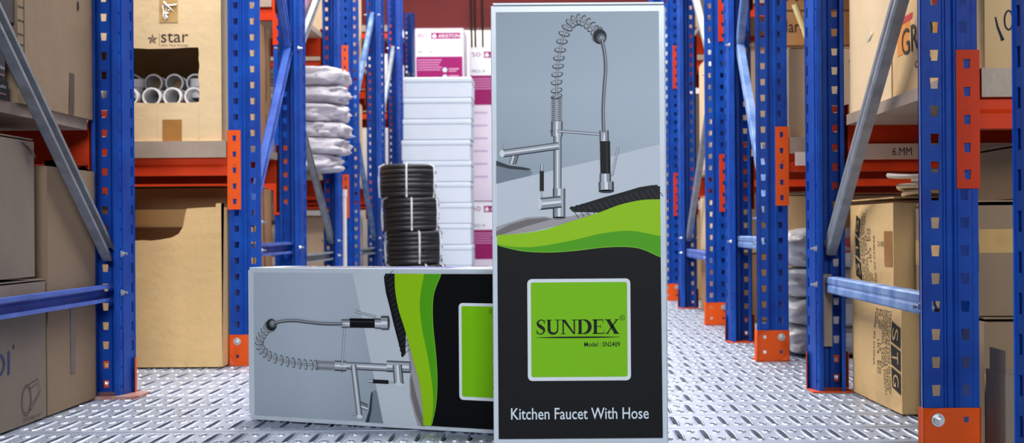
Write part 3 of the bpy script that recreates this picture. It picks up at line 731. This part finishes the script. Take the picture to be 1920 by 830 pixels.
# ---- coils of black corrugated hose
zz = .004
for i in range(4):
    nr = 7; rr = .0165; cx = -.868 + .018 * (1.5 - i); H_ = (nr - 1) * rr * 1.72 + rr * 2
    t = thing('hose_coil', ['coil of black corrugated hose lowest in the tied stack', 'coil of black corrugated hose second from below in the stack', 'coil of black corrugated hose third from below in the stack', 'coil of black corrugated hose on top of the stack'][i], 'hose', (cx, 8.9, zz), 0, 'black hose coils')
    for k in range(nr):
        bm = bmesh.new(); R_ = .158 + .004 * math.sin(k * 2.3 + i)
        tube(bm, [(R_ * math.cos(q * PI / 18), R_ * math.sin(q * PI / 18), rr + k * rr * 1.72 + .004 * math.sin(q * PI / 18 * 1 + i)) for q in range(36)], rr, 8, True)
        bm_obj('turn', bm, HOSE, t, smooth=True)
    for ang in ((-PI / 2 + (.42, .28, .12, .05)[i]), -.35, -PI + .25):
        R_ = .180
        bm = bmesh.new()
        tube(bm, [(R_ * math.cos(ang) * q, R_ * math.sin(ang) * q, z) for q, z in ((.80, -.0 + .004), (.98, .006), (1.0, H_ * .3), (1.01, H_ * .6), (.99, H_ * .95), (.8, H_ + .006))], .0052, 6)
        bm_obj('string_tie', bm, STRING, t)
    zz += H_ + .001

# ---- white foam boxes
zz = .004; n = 10
for i in range(n):
    h = .152; dx = [0, .012, -.004, .01, .0, .008, -.006, .012, .02, .03][i]
    x0, x1 = -1.085 + dx * .6, -.585 + dx * .4 - (.0 if i < 9 else .0)
    nm = ['lowest', 'second', 'third', 'fourth', 'fifth', 'sixth', 'seventh', 'eighth', 'ninth', 'topmost'][i]
    t = thing('foam_box', ('white foam box, %s from the floor in the tall stack' % nm) if i not in (0, 9) else 'white foam box, %s of the tall stack behind the hose coils' % nm, 'foam box', ((x0 + x1) / 2, 10.55, zz), 0, 'stacked white foam boxes')
    X = (x1 - x0) / 2
    bm = bmesh.new(); box(bm, -X + .002, X - .002, -.194, .194, 0, h * .74); bm_obj('tub', bevel(bm, .008, 2), FOAM, t)
    bm = bmesh.new(); box(bm, -X, X, -.196, .196, h * .745, h - .002); bm_obj('lid', bevel(bm, .008, 2), FOAM, t)
    zz += h

# ---- water heater cartons
LAV = mat('pale_lavender_carton', (226, 214, 228), .5, 0, .03, 6)
def heater(label, px0, px1, pyt, num, d, base_z, h, wide, group):
    p, q = at(px0, pyt, d), at(px1, pyt, d); w_ = q.x - p.x
    t = thing('heater_carton', label, 'carton', ((p.x + q.x) / 2, d + .25, base_z), 0, group); H = h
    bm_obj('body', bevel(boxes((-w_ / 2, w_ / 2, -.25, .25, 0, H)), .004), LAV, t)
    FH = lambda u, v_, o: Vector((u, -.25 - o, v_))
    a = Art(); k = d / FPX; X = -w_ / 2; MG = (150, 28, 98)
    def v(py): return H - py * k
    a.rect(X + .01, v(108 * wide), X + w_ - .01, v(53), MG); a.rect(X + .01, v(52), X + w_ - .01, v(3), (240, 240, 246))
    a.text(num, X + .02, v(18), X + .095, v(9), MG, 1)
    a.rect(X + w_ * .33, v(20), X + w_ * .94, v(8), MG, 1)
    a.text('ARISTON', X + w_ * .48, v(17.5), X + w_ * .92, v(11), (246, 240, 246), 2); a.poly([(X + w_ * .36, v(17.5)), (X + w_ * .44, v(17.5)), (X + w_ * .44, v(13)), (X + w_ * .40, v(10)), (X + w_ * .36, v(13))], (246, 240, 246), 2)
    a.build('printed_bands', t, FH, PRINT, .001); a = Art()
    a.text('PRO1 R', X + .02, v(48), X + w_ * .36, v(42), (60, 60, 80), 1)
    a.build('model_name', t, FH, PRINT, .001); a = Art()
    for i in range(5): a.rect(X + .02, v(60 + i * 4.6), X + w_ * (.55 - .03 * (i % 3)), v(58.4 + i * 4.6), (214, 150, 192), 1)
    for i in range(3):
        a.ell(X + w_ * .61, v(78 + i * 13), .019, .019, (196, 214, 226), 1); a.rect(X + w_ * .69, v(77 + i * 13), X + w_ * .9, v(75.4 + i * 13), (226, 180, 208), 1); a.rect(X + w_ * .69, v(81 + i * 13), X + w_ * .85, v(79.6 + i * 13), (226, 180, 208), 1)
    a.build('small_print', t, FH, PRINT, .001); a = Art()
    for i in range(6): a.rect(X + .03, v(124 + i * 24), X + w_ * .4, v(121 + i * 24), (190, 170, 205), 1)
    a.build('side_notes', t, FH, PRINT, .001)
    bm_obj('tape', boxes((-.03, .03, -.25, .25, H + .0005, H + .0015)), TAPEC, t)
heater('white and magenta heater carton numbered 80 above the foam boxes', 778, 869, 45, '80', 11.6, 1.03, 1.02, 1.0, 'heater cartons')
heater('plain heater carton under the carton numbered 80', 778, 869, 300, '80', 11.6, .004, 1.02, 1.0, 'heater cartons')
heater('white and magenta heater carton numbered 50 beside the standing box, upper', 880, 962, 85, '50', 12.2, .66, 1.31, 1.0, 'heater cartons')
heater('lower heater carton numbered 50 beside the standing box', 880, 962, 372, '50', 12.2, .004, .65, 1.0, 'heater cartons')
# red girder and cables against the far wall
t = thing('girder', 'red steel girder spanning high before the far white wall', 'girder', (0, 13.6, 2.32))
bm_obj('web', boxes((-3.2, 3.2, -.01, .01, .02, .40)), REDSTEEL, t)
bm_obj('bottom_flange', boxes((-3.2, 3.2, -.09, .09, 0, .02)), REDSTEEL, t); bm_obj('top_flange', boxes((-3.2, 3.2, -.09, .09, .40, .42)), REDSTEEL, t)
for s_ in (-1, 1): bm_obj('post', boxes((s_ * 3.1 - .08, s_ * 3.1 + .08, -.08, .08, -2.32 - .11, 0)), REDSTEEL, t)
for i, px in enumerate((885, 892, 906)):
    p = at(px, 60, 13.3); bm = bmesh.new(); tube(bm, [(0, 0, 0), (.01, 0, 1.2), (-.01, 0, 2.6)], .012, 6)
    tag(bm_obj('cable', bm, mat('dark_cable', (60, 50, 46), .6), None, (p.x, 13.3, .004)), 'dark %s hanging before the far wall, %s of three' % ('cable', ['leftmost', 'middle', 'rightmost'][i]), 'cable')
# colourful goods high behind the standing box
for i, (x0, x1, cc, nm) in enumerate(((.35, .52, (235, 205, 60), 'yellow'), (.53, .72, (30, 70, 180), 'blue'), (.73, .85, (220, 90, 150), 'pink'), (.86, 1.02, (160, 200, 230), 'pale blue'))):
    c = Carton('%s carton high on the far stack behind the standing box' % nm, x0, x1, 12.6, 12.9, 1.0, 2.36 + .02 * (i % 2), mat(nm.replace(' ', '_') + '_carton', cc, .5), 0, 0, n=2, group='coloured cartons behind the box'); c.flaps(mat(nm.replace(' ', '_') + '_carton', cc))
Carton('wide kraft crate under the coloured cartons behind the standing box', .30, 1.1, 12.5, 13.0, .004, .995, K_TAN, 0, 0, n=2).flaps(K_TAN)

# ------------------------------------------------------------------ the two faucet boxes
# artwork in metres on the upright box: u from its left edge, v up from its foot; made from the layout of the printed face
DB = 2.69; KB = DB / FPX; X0 = -.1125; BW = .3273; BH = .8405
def A2(px, py):
    p = at(px, py, DB); return (p.x - X0, p.z)
def C5(cx, cy): return A2(900 + cx * .5062, cy * .5062)         # notes taken on an enlarged view
def arts():
    out = {}
    # picture: wall, counter, sink, faucet, grill
    a = Art()
    W0, W1 = .0095, .3165; top = A2(1000, 25)[1]; low = A2(1000, 478)[1]
    n = 6; shade = [[176, 186, 194], [172, 182, 192], [170, 182, 190], [180, 190, 196], [186, 194, 198], [182, 188, 194], [176, 184, 190]]
    for k in range(n):                  # the printed wall: softly clouded blue grey
        for j in range(2):
            y0, y1 = low + (top - low) * k / n, low + (top - low) * (k + 1) / n; x0, x1 = W0 + (W1 - W0) * j / 2, W0 + (W1 - W0) * (j + 1) / 2
            cc = [(g - 14, g - 2, g + 9) for g in (shade[k][j], shade[k][j + 1], shade[k + 1][j + 1], shade[k + 1][j])]
            a.poly([(x0, y0), (x1, y0), (x1, y1), (x0, y1)], cc, 0)
    ctr = [A2(*p) for p in ((930, 347), (960, 340), (1000, 331), (1060, 316), (1130, 300), (1200, 282), (1236, 273))]
    a.poly([(W0, low)] + [(W0, ctr[0][1])] + ctr[1:-1] + [(W1, ctr[-1][1]), (W1, low)], (202, 210, 218), 1)
    a.poly([C5(*p) for p in ((60, 685), (60, 605), (110, 622), (160, 628), (186, 632), (194, 645), (186, 655), (130, 668))], (126, 138, 150), 2)
    a.poly([C5(*p) for p in ((60, 600), (110, 618), (160, 624), (188, 630), (180, 636), (110, 630), (60, 618))], (58, 64, 72), 3)
    a.poly([C5(*p) for p in ((60, 845), (110, 828), (170, 810), (240, 806), (270, 812), (330, 806), (400, 792), (420, 800), (330, 830), (200, 860), (60, 880))], (168, 164, 166), 2)
    a.poly([C5(*p) for p in ((60, 862), (110, 836), (180, 816), (240, 812), (268, 816), (180, 840), (60, 880))], (122, 116, 118), 3)
    gr = [(330, 775), (395, 755), (460, 735), (530, 716), (590, 698), (640, 690), (667, 695), (667, 760), (600, 770), (450, 792), (345, 790)]
    a.poly([C5(*p) for p in gr], (26, 27, 30), 3)
    for k in range(17):
        x = 340 + k * 19.5; y_ = 772 - k * 5.0
        a.ribbon([C5(x, y_ + 4), C5(x + 26, y_ + 40)], .0012, (62, 64, 68), 4); a.ell(*C5(x, y_ + 1), .0032, .0022, (22, 23, 26), 4, 8)
    # faucet
    def bar(p, q, wpx, lay=5, cols=((58, 62, 70), (150, 156, 164), (232, 236, 240), (176, 182, 190), (92, 96, 104)), shares=(.12, .26, .24, .24, .14)):
        p, q = C5(*p), C5(*q); wd = wpx * .5062 * KB; o = wd / 2
        for c_, s_ in zip(cols, shares):
            a.ribbon([p, q], wd * s_ * 1.04, c_, lay, o - wd * s_ / 2); o -= wd * s_
    def el(cx, cy, rx, ry, col, lay, rot=0): 
        p = C5(cx, cy); a.ell(p[0], p[1], rx * .5062 * KB, ry * .5062 * KB, col, lay, 20, rot)
    bar((287, 808), (287, 455), 30); bar((293, 812), (293, 703), 46, 6); el(293, 812, 23, 5, (120, 124, 130), 6)
    bar((300, 752), (222, 760), 44, 7); el(220, 760, 9, 23, (214, 218, 224), 8)
    bar((229, 738), (229, 700), 5, 7); bar((229, 640), (229, 615), 11, 7); bar((229, 712), (229, 638), 15, 8, ((14, 14, 16), (44, 44, 48), (22, 22, 24)), (.3, .3, .4))
    bar((126, 578), (116, 612), 18, 6); bar((140, 578), (130, 612), 8, 6, ((60, 64, 70), (150, 154, 160)), (.5, .5))
    bar((292, 545), (82, 574), 27, 7); el(82, 574, 9, 14, (226, 230, 236), 8); bar((89, 562), (89, 538), 7, 7)
    bar((285, 490), (440, 502), 9, 7); el(266, 491, 6, 6, (90, 94, 100), 8); bar((285, 510), (285, 452), 42, 6)
    bar((284, 455), (284, 362), 34, 6, ((110, 114, 120), (176, 180, 186), (120, 124, 130)), (.3, .4, .3))
    for k in range(12): bar((263, 368 + k * 7.6), (305, 370 + k * 7.6), 3.2, 8, ((52, 55, 62), (214, 218, 224)), (.5, .5))
    arc = spline([(284, 362), (284, 310), (289, 250), (297, 190), (312, 130), (336, 92), (366, 78), (398, 92), (425, 118), (440, 135)], 6)
    a.ribbon([C5(*p) for p in arc], .0046, (116, 120, 128), 6); a.ribbon([C5(*p) for p in arc], .0016, (196, 200, 206), 7)
    for k in range(18):
        f = k / 17 * (len(arc) - 3); i = int(f); p = arc[i]; q = arc[i + 1]
        tx, ty = q[0] - p[0], q[1] - p[1]; l = math.hypot(tx, ty); tx, ty = tx / l, ty / l
        lp = [(p[0] + (-ty) * 20 * math.cos(s_ * PI / 9) + tx * (9 * math.sin(s_ * PI / 9) + 3 * math.cos(s_ * PI / 9)), p[1] + tx * 20 * math.cos(s_ * PI / 9) + ty * (9 * math.sin(s_ * PI / 9) + 3 * math.cos(s_ * PI / 9))) for s_ in range(18)]
        a.ribbon([C5(*p) for p in lp], .0016, (74, 78, 86), 8, 0, True); a.ribbon([C5(*p) for p in lp[2:9]], .0008, (214, 218, 224), 9)
    el(436, 132, 17, 30, (120, 124, 132), 9, -.5); el(444, 141, 25, 27, (36, 38, 42), 10); el(449, 147, 17, 18, (92, 96, 102), 11); el(451, 149, 10, 11, (150, 156, 162), 12)
    hs = spline([(450, 150), (461, 200), (465, 260), (460, 330), (456, 410), (458, 495)], 6)
    a.ribbon([C5(*p) for p in hs], .0062, (86, 90, 98), 13); a.ribbon([C5(*p) for p in hs], .0018, (176, 180, 186), 14, .0006)
    bar((459, 488), (460, 530), 34, 10); bar((456, 496), (450, 515), 8, 11); bar((463, 528), (465, 655), 37, 10, ((10, 10, 12), (48, 48, 52), (20, 20, 22)), (.25, .2, .55))
    bar((464, 648), (464, 682), 42, 11); bar((467, 678), (468, 712), 56, 12); el(468, 713, 28, 6, (60, 62, 68), 12); bar((511, 550), (490, 655), 8, 9)
    # white creases of the glossy board
    out['picture_print'] = a
    b = Art()
    up = [A2(*p) for p in spline([(930, 443), (976, 440), (1021, 433), (1062, 420), (1092, 411), (1128, 399), (1163, 386), (1203, 377.5), (1237, 376)], 4)]
    mid = [A2(*p) for p in spline([(930, 459), (961, 465), (1001, 465), (1042, 459), (1082, 451), (1123, 441), (1163, 435.5), (1193, 436), (1237, 445)], 4)]
    lo = [A2(*p) for p in spline([(930, 461), (976, 472), (1026, 475), (1077, 472), (1128, 466), (1173, 464.5), (1204, 469), (1237, 484)], 4)]
    up[0] = (W0, up[0][1]); mid[0] = (W0, mid[0][1]); lo[0] = (W0, lo[0][1]); up[-1] = (W1, up[-1][1]); mid[-1] = (W1, mid[-1][1]); lo[-1] = (W1, lo[-1][1])
    b.poly(up + mid[::-1], (152, 204, 22), 16); b.poly(mid + lo[::-1], (84, 168, 24), 16)
    b.ribbon(lo, .0014, (130, 196, 50), 17)
    out['wave_print'] = b
    e = Art()
    bot = A2(1000, 824)[1]; e.poly(lo + [(W1 + .0015, bot), (W0, bot)], (11, 12, 14), 15)
    out['black_panel'] = e
    g = Art(); p, q = A2(990, 716), A2(1181.5, 524); g.rrect(p[0], p[1], q[0], q[1], .0085, (226, 232, 238), 16)
    p, q = A2(996.5, 709), A2(1175.5, 530.5); g.rrect(p[0], p[1], q[0], q[1], .004, (126, 196, 16), 17)
    out['brand_square'] = g
    h = Art(); K = (16, 20, 18); LY = 18
    # SUNDEX in a hand-made roman letter: unit cap height 1
    y0 = A2(1085, 628)[1]; y1 = A2(1085, 601)[1]; cap = y1 - y0
    def G(x, base): return lambda p: (base + p[0] * cap * x, y0 + p[1] * cap)
    def rc(f, *r_): h.poly([f((r_[0], r_[1])), f((r_[2], r_[1])), f((r_[2], r_[3])), f((r_[0], r_[3]))], K, LY)
    def pg(f, pts): h.poly([f(p) for p in pts], K, LY)
    xs = [A2(x, 615)[0] for x in (1005.5, 1024, 1051.5, 1082, 1110.5, 1133.5, 1162)]
    ws = [.66, .98, 1.04, 1.0, .80, 1.02]
    for i in range(6):
        wd = xs[i + 1] - xs[i] - .0008; f = G(wd / (ws[i] * cap), xs[i])
        if i == 0:
            P = spline([(.58, .80), (.50, .93), (.36, .99), (.18, .92), (.10, .76), (.20, .60), (.40, .46), (.54, .32), (.52, .14), (.34, .01), (.16, .04), (.05, .20)], 5)
            n_ = len(P); wv = [(.07 + .17 * math.exp(-((k / n_ - .5) / .17) ** 2)) * cap for k in range(n_)]
            h.ribbon([f(p) for p in P], wv, K, LY); rc(f, .56, .70, .60, .99); rc(f, .03, .01, .07, .30)
        if i == 1:
            rc(f, .10, .30, .30, 1); rc(f, 0, .95, .40, 1); rc(f, .60, .95, .98, 1); rc(f, .75, .30, .84, 1)
            P = [(.20 + .015 - .295 * math.cos(t_ * PI / 14) + .28, .31 - .27 * math.sin(t_ * PI / 14)) for t_ in range(15)]
            h.ribbon([f(p) for p in P], [(.22 - .13 * k / 14) * cap for k in range(15)], K, LY)
        if i == 2:
            rc(f, .11, 0, .20, 1); rc(f, 0, 0, .32, .05); rc(f, .0, .95, .24, 1); pg(f, [(.08, 1), (.30, 1), (.92, .0), (.84, 0), (.80, .02)]); rc(f, .84, 0, .93, 1); rc(f, .72, .95, 1.04, 1)
        if i == 3:
            rc(f, .10, 0, .31, 1); rc(f, 0, 0, .45, .05); rc(f, 0, .95, .45, 1)
            P = [(.42 + .44 * math.sin(t_ * PI / 16), .5 + .475 * math.cos(t_ * PI / 16)) for t_ in range(17)]
            h.ribbon([f(p) for p in P], [(.06 + .20 * math.sin(k * PI / 16)) * cap for k in range(17)], K, LY)
        if i == 4:
            rc(f, .10, 0, .31, 1); rc(f, 0, 0, .78, .07); rc(f, 0, .93, .74, 1); rc(f, .30, .49, .56, .54); rc(f, .53, .40, .57, .63)
            pg(f, [(.70, .97), (.74, .97), (.74, .74), (.71, .74)]); pg(f, [(.74, .03), (.78, .03), (.80, .28), (.77, .28)])
        if i == 5:
            pg(f, [(.08, 1), (.36, 1), (.97, 0), (.68, 0)]); pg(f, [(.10, 0), (.20, 0), (.92, 1), (.82, 1)]); rc(f, .02, .95, .44, 1); rc(f, .70, .95, 1.0, 1); rc(f, .0, 0, .32, .05); rc(f, .60, 0, 1.02, .05)
    u0, u1 = A2(1006, 635), A2(1162, 633.5); um = (u0[1] + u1[1]) / 2
    h.ribbon([(u0[0] + (u1[0] - u0[0]) * k / 8, um) for k in range(9)], [.0006, .0018, .0027, .003, .003, .003, .0027, .0018, .0006], K, LY)
    p = A2(1166.5, 597.5); h.ribbon([(p[0] + .0046 * math.cos(k * PI / 9), p[1] + .0046 * math.sin(k * PI / 9)) for k in range(18)], .0008, K, LY, 0, True); h.text('R', p[0] - .0018, p[1] - .0024, p[0] + .002, p[1] + .0024, K, LY)
    out['brand_name'] = h
    def tx(nm, s_, xa, yb, xb, yt, col):
        p, q = A2(xa, yb), A2(xb, yt); out[nm] = Art(); out[nm].text(s_, p[0], p[1], q[0], q[1], col, LY, .013 if nm == 'model_number' else .006)
    tx('model_number', 'Model : SN2409', 1095.5, 652, 1162.5, 642.5, K)
    tx('product_title', 'Kitchen Faucet With Hose', 958.5, 788.5, 1216, 765, (222, 232, 242))
    return out
ARTS = arts()
BD = .13
def faucet_box(label, origin, rz, lying, scale):
    t = thing('faucet_box', label, 'box', origin, rz)
    W, H, D = BW * scale, BH * scale, BD
    if not lying:
        bm = boxes((0, W, 0, D, .001, H)); P = lambda u, v, o: Vector((u * scale, -o, v * scale))
    else:                                  # lying on its left edge, printed top to the left
        bm = boxes((0, H, 0, D, .0, W)); P = lambda u, v, o: Vector((H - v * scale, -o, u * scale))
    bm_obj('body', bevel(bm, .0012), BORDER, t)
    if not lying:
        bm_obj('lid_flap', bevel(boxes((.004, W - .001, .003, D - .002, H + .0016, H + .0062)), .001), BORDER, t)
        bm_obj('lid_gap', boxes((.006, W - .002, .004, D - .004, H, H + .0016)), BOARDIN, t)
        bm_obj('side_edge', boxes((W + .0004, W + .0012, .002, D - .002, .004, H - .004)), BORDER, t)
    else:
        bm_obj('lid_flap', bevel(boxes((-.0056, -.0016, .003, D - .002, .012, W - .006)), .001), BORDER, t)
        a = Art()
        for x0, x1, cc in ((.08, .33, (40, 38, 78)), (.33, .50, (46, 60, 150)), (.50, .58, (210, 212, 220)), (.58, .86, (120, 104, 116))): a.rect(x0, .012, x1, D - .012, cc)
        for i, s_ in enumerate(('KITCHEN FAUCET WITH HOSE', 'PULL OUT SPRAY')): a.text(s_, .10, .03 + i * .045, .32, .06 + i * .045, (216, 216, 226), 1)
        a.build('top_print', t, lambda u, v, o: Vector((u, v, W + o)), PRINT)
    for nm, ar in ARTS.items(): ar.build(nm, t, P)
    return t
faucet_box('upright printed faucet box standing in the aisle with the lime square', (X0, DB, .0026), 0, False, 1.0)
faucet_box('faucet box lying on its side behind the upright box', (-.677, 3.191, .0028), -math.radians(24.6), True, 1.0357)
